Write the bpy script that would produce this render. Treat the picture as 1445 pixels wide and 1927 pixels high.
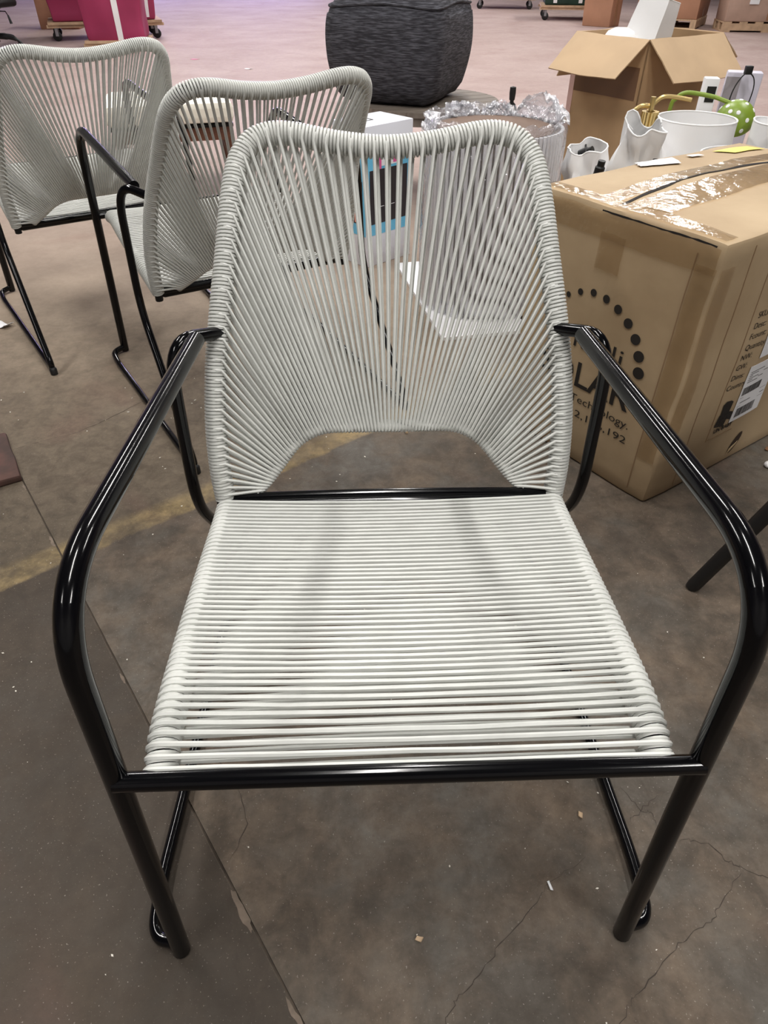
import bpy, bmesh, math, random
from mathutils import Vector, Matrix, noise
random.seed(7)
for o in list(bpy.data.objects): bpy.data.objects.remove(o)
SC = bpy.context.scene
COL = SC.collection
PI = math.pi
V = Vector

# ------------------------------------------------------------------ camera
def make_camera():
    p, r, h = math.radians(39.805), math.radians(0.178), 1.0982
    fw = V((0, math.cos(p), -math.sin(p))); up = V((0, math.sin(p), math.cos(p))); rt = V((1, 0, 0))
    rt2 = math.cos(r)*rt + math.sin(r)*up; up2 = -math.sin(r)*rt + math.cos(r)*up
    M = Matrix((rt2, up2, -fw)).transposed().to_4x4(); M.translation = V((0, 0, h))
    cd = bpy.data.cameras.new('camera'); c = bpy.data.objects.new('camera', cd); COL.objects.link(c)
    cd.sensor_fit = 'HORIZONTAL'; cd.sensor_width = 36.0; cd.lens = 1292.3/1445*36.0
    cd.clip_start = 0.02; cd.clip_end = 200
    c.matrix_world = M
    SC.camera = c
make_camera()

# ------------------------------------------------------------------ world and exposure
w = bpy.data.worlds.new('world'); SC.world = w; w.use_nodes = True
w.node_tree.nodes['Background'].inputs[0].default_value = (0.75, 0.78, 0.85, 1)
w.node_tree.nodes['Background'].inputs[1].default_value = 0.02
SC.view_settings.view_transform = 'Standard'
SC.view_settings.look = 'None'
SC.view_settings.gamma = 1.0
SC.view_settings.use_curve_mapping = False
SC.view_settings.exposure = 0.42
# ceiling strip lights: (x, y, length along y, watts); the tubes hang at LAMP_Z
LAMP_Z = 4.6
LAMPS = [(0.05, 0.55, 2.4, 88, 'straight above the front chair'), (2.9, -2.6, 2.4, 125, 'behind the viewer on the right, added as fill'), (-2.9, -2.8, 2.4, 70, 'behind the viewer on the left, added as fill'),  # the two behind the viewer are added fill for the big carton's upright faces
         (-3.2, 3.2, 2.4, 95, 'over the left rear chair'), (0.3, 5.4, 2.4, 95, 'over the round table'),
         (3.4, 4.2, 2.4, 105, 'to the right of the open carton'), (-3.2, 8.2, 2.4, 90, 'between the cushioned stool and the crimson trucks'),
         (0.3, 10.4, 2.4, 90, 'over the empty middle floor'), (3.8, 10.0, 2.4, 90, 'in front of the pallets'),
         (-3.2, 13.2, 2.4, 85, 'behind the crimson trucks'), (0.3, 15.4, 2.4, 85, 'near the dark green truck'),
         (4.4, 15.4, 2.4, 85, 'behind the pallets'), (-4.0, 18.4, 2.4, 85, 'in the far left corner of the hall'), (0.3, 20.5, 2.4, 85, 'closest to the back wall')]

# ------------------------------------------------------------------ helpers
def lin(c):
    return tuple(((x/255)/12.92 if x/255 <= .04045 else ((x/255+.055)/1.055)**2.4) for x in c)
def mat(name, rgb, rough=.5, metal=0., var=0., vscale=8., bump=0., bscale=60., coat=0., stretch=None, spec=.5, rgb2=None, detail=4.):
    m = bpy.data.materials.new(name); m.use_nodes = True
    nt = m.node_tree; b = nt.nodes['Principled BSDF']; L = nt.links
    c = lin(rgb); b.inputs['Base Color'].default_value = (*c, 1)
    b.inputs['Roughness'].default_value = rough; b.inputs['Metallic'].default_value = metal
    b.inputs['Coat Weight'].default_value = coat; b.inputs['Coat Roughness'].default_value = .08
    b.inputs['Specular IOR Level'].default_value = spec
    tc = nt.nodes.new('ShaderNodeTexCoord'); src = tc.outputs['Object']
    if stretch:
        mp = nt.nodes.new('ShaderNodeMapping'); mp.inputs['Scale'].default_value = stretch
        L.new(src, mp.inputs[0]); src = mp.outputs[0]
    if var or rgb2:
        n = nt.nodes.new('ShaderNodeTexNoise'); n.inputs['Scale'].default_value = vscale; n.inputs['Detail'].default_value = detail
        L.new(src, n.inputs['Vector'])
        r = nt.nodes.new('ShaderNodeValToRGB'); L.new(n.outputs['Fac'], r.inputs[0])
        c2 = lin(rgb2) if rgb2 else tuple(x*(1-var) for x in c)
        r.color_ramp.elements[0].position = .35; r.color_ramp.elements[1].position = .65
        r.color_ramp.elements[0].color = (*c2, 1)
        r.color_ramp.elements[1].color = (*(c if rgb2 else tuple(min(1, x*(1+var*.6)) for x in c)), 1)
        L.new(r.outputs[0], b.inputs['Base Color'])
    if bump:
        n2 = nt.nodes.new('ShaderNodeTexNoise'); n2.inputs['Scale'].default_value = bscale; n2.inputs['Detail'].default_value = 3
        L.new(src, n2.inputs['Vector'])
        bp = nt.nodes.new('ShaderNodeBump'); bp.inputs['Strength'].default_value = bump; bp.inputs['Distance'].default_value = .004
        L.new(n2.outputs['Fac'], bp.inputs['Height']); L.new(bp.outputs[0], b.inputs['Normal'])
    return m
def emit_mat(name, rgb, s):
    m = bpy.data.materials.new(name); m.use_nodes = True; b = m.node_tree.nodes['Principled BSDF']
    b.inputs['Base Color'].default_value = (0.8, 0.8, 0.8, 1)
    b.inputs['Emission Color'].default_value = (*lin(rgb), 1); b.inputs['Emission Strength'].default_value = s
    return m
def film_mat(name, tint=(.9, .92, .97), gloss=.25, rough=.12, haze=.15, bump=.6, bscale=25, clear=(.97, .97, .98)):
    """clear wrapping film: mostly transparent, partly glossy, a little milky"""
    m = bpy.data.materials.new(name); m.use_nodes = True; nt = m.node_tree; L = nt.links
    out = nt.nodes['Material Output']; nt.nodes.remove(nt.nodes['Principled BSDF'])
    t = nt.nodes.new('ShaderNodeBsdfTransparent'); g = nt.nodes.new('ShaderNodeBsdfGlossy'); d = nt.nodes.new('ShaderNodeBsdfDiffuse')
    t.inputs[0].default_value = (*clear, 1); g.inputs[0].default_value = (1, 1, 1, 1); g.inputs['Roughness'].default_value = rough
    d.inputs[0].default_value = (*tint, 1)
    m1 = nt.nodes.new('ShaderNodeMixShader'); m1.inputs[0].default_value = haze
    m2 = nt.nodes.new('ShaderNodeMixShader'); fr = nt.nodes.new('ShaderNodeLayerWeight'); fr.inputs['Blend'].default_value = .5
    pw = nt.nodes.new('ShaderNodeMath'); pw.operation = 'POWER'; pw.inputs[1].default_value = 4.0; L.new(fr.outputs['Facing'], pw.inputs[0])
    ma = nt.nodes.new('ShaderNodeMath'); ma.operation = 'MULTIPLY_ADD'; ma.use_clamp = True; ma.inputs[1].default_value = .7; ma.inputs[2].default_value = gloss
    L.new(pw.outputs[0], ma.inputs[0]); L.new(ma.outputs[0], m2.inputs[0])
    L.new(t.outputs[0], m1.inputs[1]); L.new(d.outputs[0], m1.inputs[2]); L.new(m1.outputs[0], m2.inputs[1]); L.new(g.outputs[0], m2.inputs[2])
    n = nt.nodes.new('ShaderNodeTexNoise'); n.inputs['Scale'].default_value = bscale; n.inputs['Detail'].default_value = 3
    tc = nt.nodes.new('ShaderNodeTexCoord'); L.new(tc.outputs['Object'], n.inputs['Vector'])
    bp = nt.nodes.new('ShaderNodeBump'); bp.inputs['Strength'].default_value = bump; bp.inputs['Distance'].default_value = .02
    L.new(n.outputs['Fac'], bp.inputs['Height']); L.new(bp.outputs[0], g.inputs['Normal']); L.new(bp.outputs[0], d.inputs['Normal'])
    L.new(m2.outputs[0], out.inputs[0])
    return m

class MB:
    def __init__(s): s.v = []; s.f = []
    def add(s, vs, fs):
        n = len(s.v); s.v += [V(x) for x in vs]; s.f += [tuple(i+n for i in f) for f in fs]; return s
    def tube(s, path, r, sides=10, caps=True, closed=False, part=None):
        P = [V(p) for p in path]; n = len(P); rs = r if isinstance(r, (list, tuple)) else [r]*n
        T = []
        for i in range(n):
            a = P[(i-1) % n] if (closed or i > 0) else P[i]; b = P[(i+1) % n] if (closed or i < n-1) else P[i]
            T.append((b-a).normalized())
        u = T[0].orthogonal().normalized(); vs = []
        for i in range(n):
            if i: u = (u - T[i]*u.dot(T[i])).normalized()
            w_ = T[i].cross(u)
            for k in range(sides):
                a = 2*PI*k/sides; vs.append(P[i] + (u*math.cos(a) + w_*math.sin(a))*rs[i])
        if part: vs = vs[part[0]*sides:part[1]*sides]; n = part[1]-part[0]
        fs = []
        for i in range(n if closed else n-1):
            j = (i+1) % n
            for k in range(sides):
                k2 = (k+1) % sides; fs.append((i*sides+k, i*sides+k2, j*sides+k2, j*sides+k))
        if caps and not closed:
            fs.append(tuple(reversed(range(sides)))); fs.append(tuple((n-1)*sides+k for k in range(sides)))
        return s.add(vs, fs)
    def box(s, lo, hi, M=None):
        x0, y0, z0 = lo; x1, y1, z1 = hi
        vs = [V(p) for p in ((x0,y0,z0),(x1,y0,z0),(x1,y1,z0),(x0,y1,z0),(x0,y0,z1),(x1,y0,z1),(x1,y1,z1),(x0,y1,z1))]
        if M: vs = [M @ p for p in vs]
        return s.add(vs, [(0,3,2,1),(4,5,6,7),(0,1,5,4),(1,2,6,5),(2,3,7,6),(3,0,4,7)])
    def lathe(s, prof, n=32, c=(0, 0, 0), axis=None, close=False):
        c = V(c); R = Matrix.Identity(3)
        if axis is not None: R = V((0, 0, 1)).rotation_difference(V(axis).normalized()).to_matrix()
        vs = []
        for (r, z) in prof:
            for k in range(n):
                a = 2*PI*k/n; vs.append(c + R @ V((r*math.cos(a), r*math.sin(a), z)))
        m = len(prof); fs = []
        for i in range(m if close else m-1):
            j = (i+1) % m
            for k in range(n):
                k2 = (k+1) % n; fs.append((i*n+k, i*n+k2, j*n+k2, j*n+k))
        if not close:
            if prof[0][0] > 1e-6: fs.append(tuple(reversed(range(n))))
            if prof[-1][0] > 1e-6: fs.append(tuple((m-1)*n+k for k in range(n)))
        return s.add(vs, fs)
    def prism(s, poly, z0, z1):
        n = len(poly); vs = [(x, y, z0) for x, y in poly] + [(x, y, z1) for x, y in poly]
        return s.add(vs, [tuple(reversed(range(n))), tuple(range(n, 2*n))] + [(i, (i+1) % n, n+(i+1) % n, n+i) for i in range(n)])
    def sheet(s, rows, thick, flip=False):
        """grid of points rows[i][j] given real thickness along the local normal"""
        R, C = len(rows), len(rows[0]); top = []; bot = []
        for i in range(R):
            for j in range(C):
                a = rows[min(i+1, R-1)][j]-rows[max(i-1, 0)][j]; b = rows[i][min(j+1, C-1)]-rows[i][max(j-1, 0)]
                n = b.cross(a); n = n.normalized() if n.length > 1e-9 else V((0, 0, 1))
                top.append(rows[i][j]+n*thick/2); bot.append(rows[i][j]-n*thick/2)
        fs = []; N = R*C
        for i in range(R-1):
            for j in range(C-1):
                a, b, c, d = i*C+j, i*C+j+1, (i+1)*C+j+1, (i+1)*C+j
                fs += [(a, b, c, d), (N+d, N+c, N+b, N+a)]
        for i in range(R-1):
            fs += [(i*C, (i+1)*C, N+(i+1)*C, N+i*C), ((i+1)*C+C-1, i*C+C-1, N+i*C+C-1, N+(i+1)*C+C-1)]
        for j in range(C-1):
            fs += [(j+1, j, N+j, N+j+1), ((R-1)*C+j, (R-1)*C+j+1, N+(R-1)*C+j+1, N+(R-1)*C+j)]
        return s.add(top+bot, fs)
    def mesh(s, name, m, smooth=True, ang=40):
        me = bpy.data.meshes.new(name); me.from_pydata([tuple(x) for x in s.v], [], s.f); me.update()
        bm = bmesh.new(); bm.from_mesh(me); bmesh.ops.recalc_face_normals(bm, faces=bm.faces); bm.to_mesh(me); bm.free()
        if smooth:
            me.polygons.foreach_set('use_smooth', [True]*len(me.polygons))
            me.set_sharp_from_angle(angle=math.radians(ang))
        me.materials.append(m); return me
    def build(s, name, m, parent=None, smooth=True, ang=40):
        return link(name, s.mesh(name, m, smooth, ang), parent)
def link(name, data, parent=None):
    o = bpy.data.objects.new(name, data); COL.objects.link(o)
    if parent: o.parent = parent
    return o
def tag(o, label, cat, group=None, kind=None):
    o['label'] = label; o['category'] = cat
    if group: o['group'] = group
    if kind: o['kind'] = kind
    return o
def thing(name, label, cat, loc=(0, 0, 0), rz=0, group=None):
    o = link(name, None); o.location = loc; o.rotation_euler = (0, 0, rz); return tag(o, label, cat, group)
def struct(o): o['kind'] = 'structure'; return o
def copy_tree(o, parent=None):
    c = o.copy(); COL.objects.link(c); c.parent = parent
    for ch in list(o.children): copy_tree(ch, c)
    return c
def bez(a, b, c, n=8):
    return [a*(1-t)**2 + b*2*t*(1-t) + c*t*t for t in [i/n for i in range(n+1)]]
def fillet(pts, rad, n=8):
    P = [V(p) for p in pts]; out = [P[0]]
    for i in range(1, len(P)-1):
        r = rad[i-1] if isinstance(rad, (list, tuple)) else rad
        a = P[i-1]-P[i]; b = P[i+1]-P[i]
        d1 = min(r, a.length*.49); d2 = min(r, b.length*.49)
        out += bez(P[i]+a.normalized()*d1, P[i], P[i]+b.normalized()*d2, n)
    return out+[P[-1]]
def catmull(pts, n=10):
    P = [V(p) for p in pts]; P = [P[0]*2-P[1]]+P+[P[-1]*2-P[-2]]; out = []
    for i in range(1, len(P)-2):
        a, b, c, d = P[i-1:i+3]
        for k in range(n):
            t = k/n
            out.append(.5*((2*b)+(c-a)*t+(2*a-5*b+4*c-d)*t*t+(3*b-a-3*c+d)*t**3))
    return out+[P[-2]]
class Path:
    def __init__(s, pts):
        s.p = pts; s.d = [0]
        for a, b in zip(pts, pts[1:]): s.d.append(s.d[-1]+(b-a).length)
        s.L = s.d[-1]
    def at(s, d):
        d = max(0, min(s.L, d))
        lo, hi = 0, len(s.d)-1
        while hi-lo > 1:
            m = (lo+hi)//2
            if s.d[m] <= d: lo = m
            else: hi = m
        t = (d-s.d[lo])/max(1e-9, s.d[hi]-s.d[lo]); return s.p[lo].lerp(s.p[hi], t)
    def tan(s, d): return (s.at(d+.004)-s.at(d-.004)).normalized()
def helix(path, d0, d1, R, r, pitch, ref, seg=14, sides=5):
    """cord wound round a path"""
    mb = MB(); turns = int((d1-d0)/pitch); pts = []
    for i in range(turns*seg+1):
        d = d0+(d1-d0)*i/(turns*seg); t = path.tan(d); u = (ref-t*ref.dot(t)).normalized(); w_ = t.cross(u); a = 2*PI*i/seg
        pts.append(path.at(d)+(u*math.cos(a)+w_*math.sin(a))*R)
    return mb.tube(pts, r, sides)
def rbox(L, W, H, rad, seg=8, cuts=10, fn=None):
    """rounded, subdivided box from (0,0,0) to (L,W,H); fn displaces the points"""
    bm = bmesh.new(); bmesh.ops.create_cube(bm, size=1)
    bmesh.ops.subdivide_edges(bm, edges=bm.edges, cuts=cuts, use_grid_fill=True)
    mb = MB(); bm.verts.ensure_lookup_table()
    vs = []
    for v in bm.verts:
        p = V(((v.co.x+.5)*L, (v.co.y+.5)*W, (v.co.z+.5)*H))
        # crowd the outer rows into the rounding
        for k, S in enumerate((L, W, H)):
            t = p[k]/S; e = 1/(cuts+1)
            if t <= e*1.01: p[k] = t/e*rad
            elif t >= 1-e*1.01: p[k] = S-(1-t)/e*rad
            else: p[k] = rad+(t-e)/(1-2*e)*(S-2*rad)
        q = V((min(max(p.x, rad), L-rad), min(max(p.y, rad), W-rad), min(max(p.z, rad), H-rad)))
        d = p-q
        if d.length > 1e-9: p = q+d.normalized()*rad
        vs.append(fn(p) if fn else p)
    fs = [tuple(v.index for v in f.verts) for f in bm.faces]; bm.free()
    return mb.add(vs, fs)
def text_mesh(txt, size, extrude=0., font_align='LEFT', spacing=1.0, bold=0.):
    c = bpy.data.curves.new('t', 'FONT'); c.body = txt; c.size = size; c.align_x = font_align; c.space_character = spacing; c.offset = bold; c.resolution_u = 3
    o = bpy.data.objects.new('t', c); COL.objects.link(o)
    dg = bpy.context.evaluated_depsgraph_get(); me = bpy.data.meshes.new_from_object(o.evaluated_get(dg))
    vs = [v.co.copy() for v in me.vertices]; fs = [tuple(p.vertices) for p in me.polygons]
    bpy.data.objects.remove(o); bpy.data.curves.remove(c); bpy.data.meshes.remove(me)
    return vs, fs

# ------------------------------------------------------------------ materials
M_rope = mat('pale_grey_cord', (205, 206, 201), .42, var=.05, vscale=30, spec=.45)
M_black = mat('black_gloss_metal', (8, 8, 10), .13, coat=.0, spec=.38)
M_rubber = mat('black_rubber', (16, 16, 17), .5)
M_card = mat('tan_cardboard', (172, 142, 106), .7, var=.12, vscale=5, bump=.15, bscale=40)
M_card_worn = mat('worn_cardboard', (188, 165, 132), .66, rgb2=(166, 142, 110), vscale=3.2, bump=.2, bscale=30, detail=8)
M_card_in = mat('cardboard_inside', (120, 92, 66), .8, var=.12, vscale=5)
M_card_far = mat('cardboard_shipping', (168, 124, 98), .8, var=.1, vscale=3)
M_ink = mat('black_print', (34, 29, 25), .7)
M_paper = mat('white_paper', (232, 232, 234), .6)
M_white = mat('white_shade_fabric', (240, 240, 240), .75, var=.04, vscale=6, bump=.1, bscale=90)
M_brass = mat('brushed_brass', (196, 172, 116), .32, metal=1.)
M_wood = mat('brown_wood', (104, 62, 42), .5, var=.25, vscale=6, stretch=(1, 1, 8))
M_pale_wood = mat('pale_raw_wood', (190, 160, 130), .7, var=.2, vscale=9, stretch=(1, 8, 1))
M_steel = mat('caster_steel', (150, 150, 155), .35, metal=.9)

# ------------------------------------------------------------------ floor
ja, jb = V((-1.048, 1.575)), V((-.165, .348)); jd = (jb-ja).normalized(); jn = V((-jd.y, jd.x))
def floor_material():
    m = bpy.data.materials.new('worn_concrete'); m.use_nodes = True; nt = m.node_tree; L = nt.links
    b = nt.nodes['Principled BSDF']
    def N(t, **k):
        n = nt.nodes.new(t)
        for a, v in k.items(): setattr(n, a, v)
        return n
    def math_(op, a, b_=None, c=None):
        n = N('ShaderNodeMath', operation=op)
        for i, x in enumerate((a, b_, c)):
            if x is None: continue
            if isinstance(x, (int, float)): n.inputs[i].default_value = x
            else: L.new(x, n.inputs[i])
        return n.outputs[0]
    def noise_(scale, detail=5, rough=.6, dist=0):
        n = N('ShaderNodeTexNoise'); n.inputs['Scale'].default_value = scale; n.inputs['Detail'].default_value = detail
        n.inputs['Roughness'].default_value = rough; n.inputs['Distortion'].default_value = dist
        L.new(pos, n.inputs['Vector']); return n.outputs['Fac']
    def ramp(fac, p0, p1, c0=(0, 0, 0), c1=(1, 1, 1)):
        r = N('ShaderNodeValToRGB'); e = r.color_ramp.elements; e[0].position = p0; e[1].position = p1
        e[0].color = (*c0, 1); e[1].color = (*c1, 1); L.new(fac, r.inputs[0]); return r.outputs[0]
    def mix(fac, a, b_, blend='MIX'):
        n = N('ShaderNodeMix', data_type='RGBA', blend_type=blend)
        if isinstance(fac, (int, float)): n.inputs[0].default_value = fac
        else: L.new(fac, n.inputs[0])
        for i, x in ((6, a), (7, b_)):
            if isinstance(x, tuple): n.inputs[i].default_value = (*x, 1)
            else: L.new(x, n.inputs[i])
        return n.outputs[2]
    geo = N('ShaderNodeNewGeometry'); pos = geo.outputs['Position']
    sep = N('ShaderNodeSeparateXYZ'); L.new(pos, sep.inputs[0]); X, Y = sep.outputs[0], sep.outputs[1]
    blot = noise_(17, 6, .7, .4); big = noise_(1.3, 6, .62, .3); mid = noise_(5.5, 6, .65, .2); fine = noise_(60, 4, .7); grit = noise_(260, 2, .6)
    # dark bare slab in front, with grey and brown clouds
    near = mix(ramp(big, .38, .64), lin((78, 70, 61)), lin((112, 109, 103)))
    near = mix(ramp(mid, .40, .66), near, lin((112, 98, 84)))
    # the slab left of the saw-cut joint gets a darker tone
    sj = math_('ADD', math_('MULTIPLY', X, -jn.x), math_('MULTIPLY', Y, -jn.y)); sj = math_('ADD', sj, jn.x*ja.x+jn.y*ja.y)
    near = mix(math_('MULTIPLY', ramp(sj, 0, .004), .75), near, lin((62, 55, 48)))
    # older tan coating behind the worn paint edge
    far = mix(ramp(big, .36, .62), lin((140, 125, 109)), lin((158, 142, 124)))
    far = mix(math_('MULTIPLY', ramp(mid, .5, .72), .6), far, lin((140, 124, 108)))
    # light falloff painted into the coating: darker toward the viewer
    dim_ = N('ShaderNodeMapRange'); dim_.inputs[1].default_value = 2.6; dim_.inputs[2].default_value = 1.1; L.new(Y, dim_.inputs[0])
    far = mix(math_('MULTIPLY', dim_.outputs[0], .9), far, lin((84, 75, 62)))
    # paler pinkish tone further down the hall
    hall = mix(ramp(big, .35, .65), lin((172, 150, 144)), lin((184, 164, 159)))
    # signed distance to the paint edge through (-.839,1.039) and (.027,1.718)
    nx, ny = -.617, .787
    sd = math_('ADD', math_('MULTIPLY', X, nx), math_('MULTIPLY', Y, ny)); sd = math_('SUBTRACT', sd, -.839*nx+1.039*ny)
    sdn = math_('ADD', sd, math_('MULTIPLY', math_('SUBTRACT', mid, .5), .05))
    left = N('ShaderNodeMapRange'); left.inputs[1].default_value = .75; left.inputs[2].default_value = .15; L.new(X, left.inputs[0])
    e = ramp(sdn, 0, .012)
    # right of the chair the coating is worn off altogether, out to about three metres
    e2 = math_('MAXIMUM', math_('MULTIPLY', e, left.outputs[0]), ramp(math_('MULTIPLY', math_('SUBTRACT', Y, 1.9), .6), 0, .7))
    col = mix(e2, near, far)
    hm = N('ShaderNodeMapRange'); hm.inputs[1].default_value = 2.4; hm.inputs[2].default_value = 6.0; L.new(Y, hm.inputs[0])
    col = mix(hm.outputs[0], col, hall)
    # faded yellow line along the paint edge
    band = math_('MULTIPLY', ramp(sdn, 0, .01), math_('SUBTRACT', 1.0, ramp(sdn, .06, .09)))
    band = math_('MULTIPLY', math_('MULTIPLY', band, ramp(mid, .36, .6)), math_('MULTIPLY', left.outputs[0], .55))
    col = mix(band, col, lin((176, 152, 104)))
    # stains, grit
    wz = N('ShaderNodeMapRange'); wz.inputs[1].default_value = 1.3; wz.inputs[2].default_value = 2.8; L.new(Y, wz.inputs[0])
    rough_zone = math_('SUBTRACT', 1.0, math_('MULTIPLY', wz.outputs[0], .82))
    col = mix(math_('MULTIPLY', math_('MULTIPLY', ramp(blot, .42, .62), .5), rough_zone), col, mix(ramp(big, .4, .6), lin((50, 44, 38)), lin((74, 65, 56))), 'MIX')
    st = noise_(2.7, 5, .6, .8)
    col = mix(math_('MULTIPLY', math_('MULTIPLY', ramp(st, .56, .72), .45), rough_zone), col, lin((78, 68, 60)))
    red = noise_(1.9, 3, .5, .4)
    col = mix(math_('MULTIPLY', ramp(red, .6, .72), .22), col, lin((132, 92, 84)))
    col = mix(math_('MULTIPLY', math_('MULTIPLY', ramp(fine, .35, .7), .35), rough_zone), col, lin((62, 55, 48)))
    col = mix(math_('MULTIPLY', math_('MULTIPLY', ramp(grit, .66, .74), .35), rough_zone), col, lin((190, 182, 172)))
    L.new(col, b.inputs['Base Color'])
    rg = N('ShaderNodeMapRange'); rg.inputs[3].default_value = .62; rg.inputs[4].default_value = .82; L.new(mid, rg.inputs[0])
    L.new(rg.outputs[0], b.inputs['Roughness']); b.inputs['Specular IOR Level'].default_value = .2
    bp = N('ShaderNodeBump'); bp.inputs['Strength'].default_value = .25; bp.inputs['Distance'].default_value = .003
    L.new(math_('ADD', fine, math_('MULTIPLY', grit, .5)), bp.inputs['Height']); L.new(bp.outputs[0], b.inputs['Normal'])
    return m
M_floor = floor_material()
M_joint = mat('joint_dirt', (80, 70, 60), .9, var=.3, vscale=40)
X0, X1, Y0, Y1 = -12., 13., -5.5, 27.
fl = struct(MB().box((X0, Y0, -.25), (X1, Y1, -.006)).build('floor', M_joint))
# slabs either side of the saw-cut joint through (-1.048,1.575) and (-.165,.348)
def jx(y, off): return ja.x+jd.x/jd.y*(y-ja.y)+off
g_ = .0022
slab_l = [(X0, Y0), (min(X1-1, jx(Y0, -g_)), Y0), (jx(14.0, -g_), 14.0), (X0, 14.0)]
slab_r = [(jx(Y0, g_), Y0), (X1, Y0), (X1, 14.0), (jx(14.0, g_), 14.0)]
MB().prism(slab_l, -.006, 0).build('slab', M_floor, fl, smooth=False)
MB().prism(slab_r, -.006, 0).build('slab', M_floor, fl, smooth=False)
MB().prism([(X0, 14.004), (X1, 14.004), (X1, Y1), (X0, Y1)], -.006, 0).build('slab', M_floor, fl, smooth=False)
M_crack = mat('crack_dirt', (58, 50, 43), .95)
CRACKS = [[(-1.039, 1.588), (-0.972, 1.628), (-0.883, 1.678), (-0.826, 1.742), (-0.745, 1.85), (-0.67, 1.949), (-0.575, 2.074)],
 [(0.66, .43), (0.588, 0.449), (0.557, 0.464), (0.536, 0.472), (0.52, 0.497), (0.489, 0.505), (0.468, 0.506)],
 [(0.552, 0.458), (0.494, 0.405), (0.48, 0.387), (0.434, 0.366), (0.404, 0.343), (0.346, 0.298), (0.328, 0.283), (.29, .23)],
 [(0.314, 0.477), (0.248, 0.434), (0.219, 0.404), (0.167, 0.359), (0.132, 0.316), (0.101, 0.291), (0.085, 0.268), (.06, .21)],
 [(0.402, 0.591), (0.423, 0.554), (0.439, 0.55), (0.442, 0.532)], [(0.401, 0.536), (0.423, 0.554), (0.468, 0.586)],
 [(-.3, .66), (-.25, .60), (-.22, .53), (-.24, .46)]]
for c in CRACKS:
    mb = MB(); pts = []
    for a, b_ in zip(c, c[1:]):
        for k in range(6):
            t = k/6; pts.append(V((a[0]*(1-t)+b_[0]*t+random.uniform(-.003, .003), a[1]*(1-t)+b_[1]*t+random.uniform(-.003, .003))))
    vs = []; n = len(pts)
    for i, p in enumerate(pts):
        d = (pts[min(i+1, n-1)]-pts[max(i-1, 0)]).normalized(); nn = V((-d.y, d.x)); wd = random.uniform(.0002, .0009)*(.4+.6*math.sin(PI*(i+.5)/n))
        vs += [(p.x+nn.x*wd, p.y+nn.y*wd, .0004), (p.x-nn.x*wd, p.y-nn.y*wd, .0004)]
    mb.add(vs, [(2*i, 2*i+1, 2*i+3, 2*i+2) for i in range(n-1)])
    mb.build('crack', M_crack, fl, smooth=False)
# chipped edges along the joint
M_chip = mat('broken_concrete_edge', (112, 99, 87), .9, var=.2, vscale=60)
for t, ln, wd in ((.30, .05, .004), (.62, .03, .003), (.955, .075, .006), (1.06, .05, .004), (.13, .03, .003)):
    c = ja+(jb-ja)*t; pts = []
    for k in range(18):
        a = 2*PI*k/18; e = random.uniform(.45, 1.25); f_ = random.uniform(.8, 1.1)
        pts.append((c.x-jd.x*math.cos(a)*ln/2*f_+jn.x*(math.sin(a)*wd*e-.004), c.y-jd.y*math.cos(a)*ln/2*f_+jn.y*(math.sin(a)*wd*e-.004)))
    MB().prism(pts[::-1], -.002, .0006).build('chipped_edge', M_chip, fl, smooth=False)

# ------------------------------------------------------------------ hall
M_wall = mat('painted_block_wall', (150, 145, 142), .8, var=.05, vscale=1)
M_ceil = mat('ceiling_deck', (70, 70, 72), .85, var=.08, vscale=.6)
H_ = 5.4
struct(MB().box((X0-.2, Y0, -.25), (X0, Y1, H_)).build('wall_left', M_wall))
struct(MB().box((X1, Y0, -.25), (X1+.2, Y1, H_)).build('wall_right', M_wall))
struct(MB().box((X0-.2, Y1, -.25), (X1+.2, Y1+.2, H_)).build('wall_back', M_wall))
struct(MB().box((X0-.2, Y0-.2, -.25), (X1+.2, Y0, H_)).build('wall_front', mat('light_block_wall', (150, 148, 144), .8, var=.04, vscale=1)))  # unseen wall, set close to bounce fill onto upright faces
struct(MB().box((X0-.2, Y0-.2, H_), (X1+.2, Y1+.2, H_+.2)).build('ceiling', M_ceil))
M_day = emit_mat('daylight_pane', (195, 180, 255), 9.0)
for i, (a, b_) in enumerate(((-9.5, -6.2), (-5.4, -2.1))):
    wi = struct(MB().box((a-.1, Y1-.06, .5), (b_+.1, Y1-.001, 3.7)).build('window_%d' % (i+1), M_wall, smooth=False))
    MB().box((a, Y1-.08, .6), (b_, Y1-.055, 3.6)).build('window_pane', M_day, wi, smooth=False)
M_fix = mat('white_enamel', (225, 225, 225), .5)
M_tube = emit_mat('fluorescent_tube', (255, 250, 240), 3.0)
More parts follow.
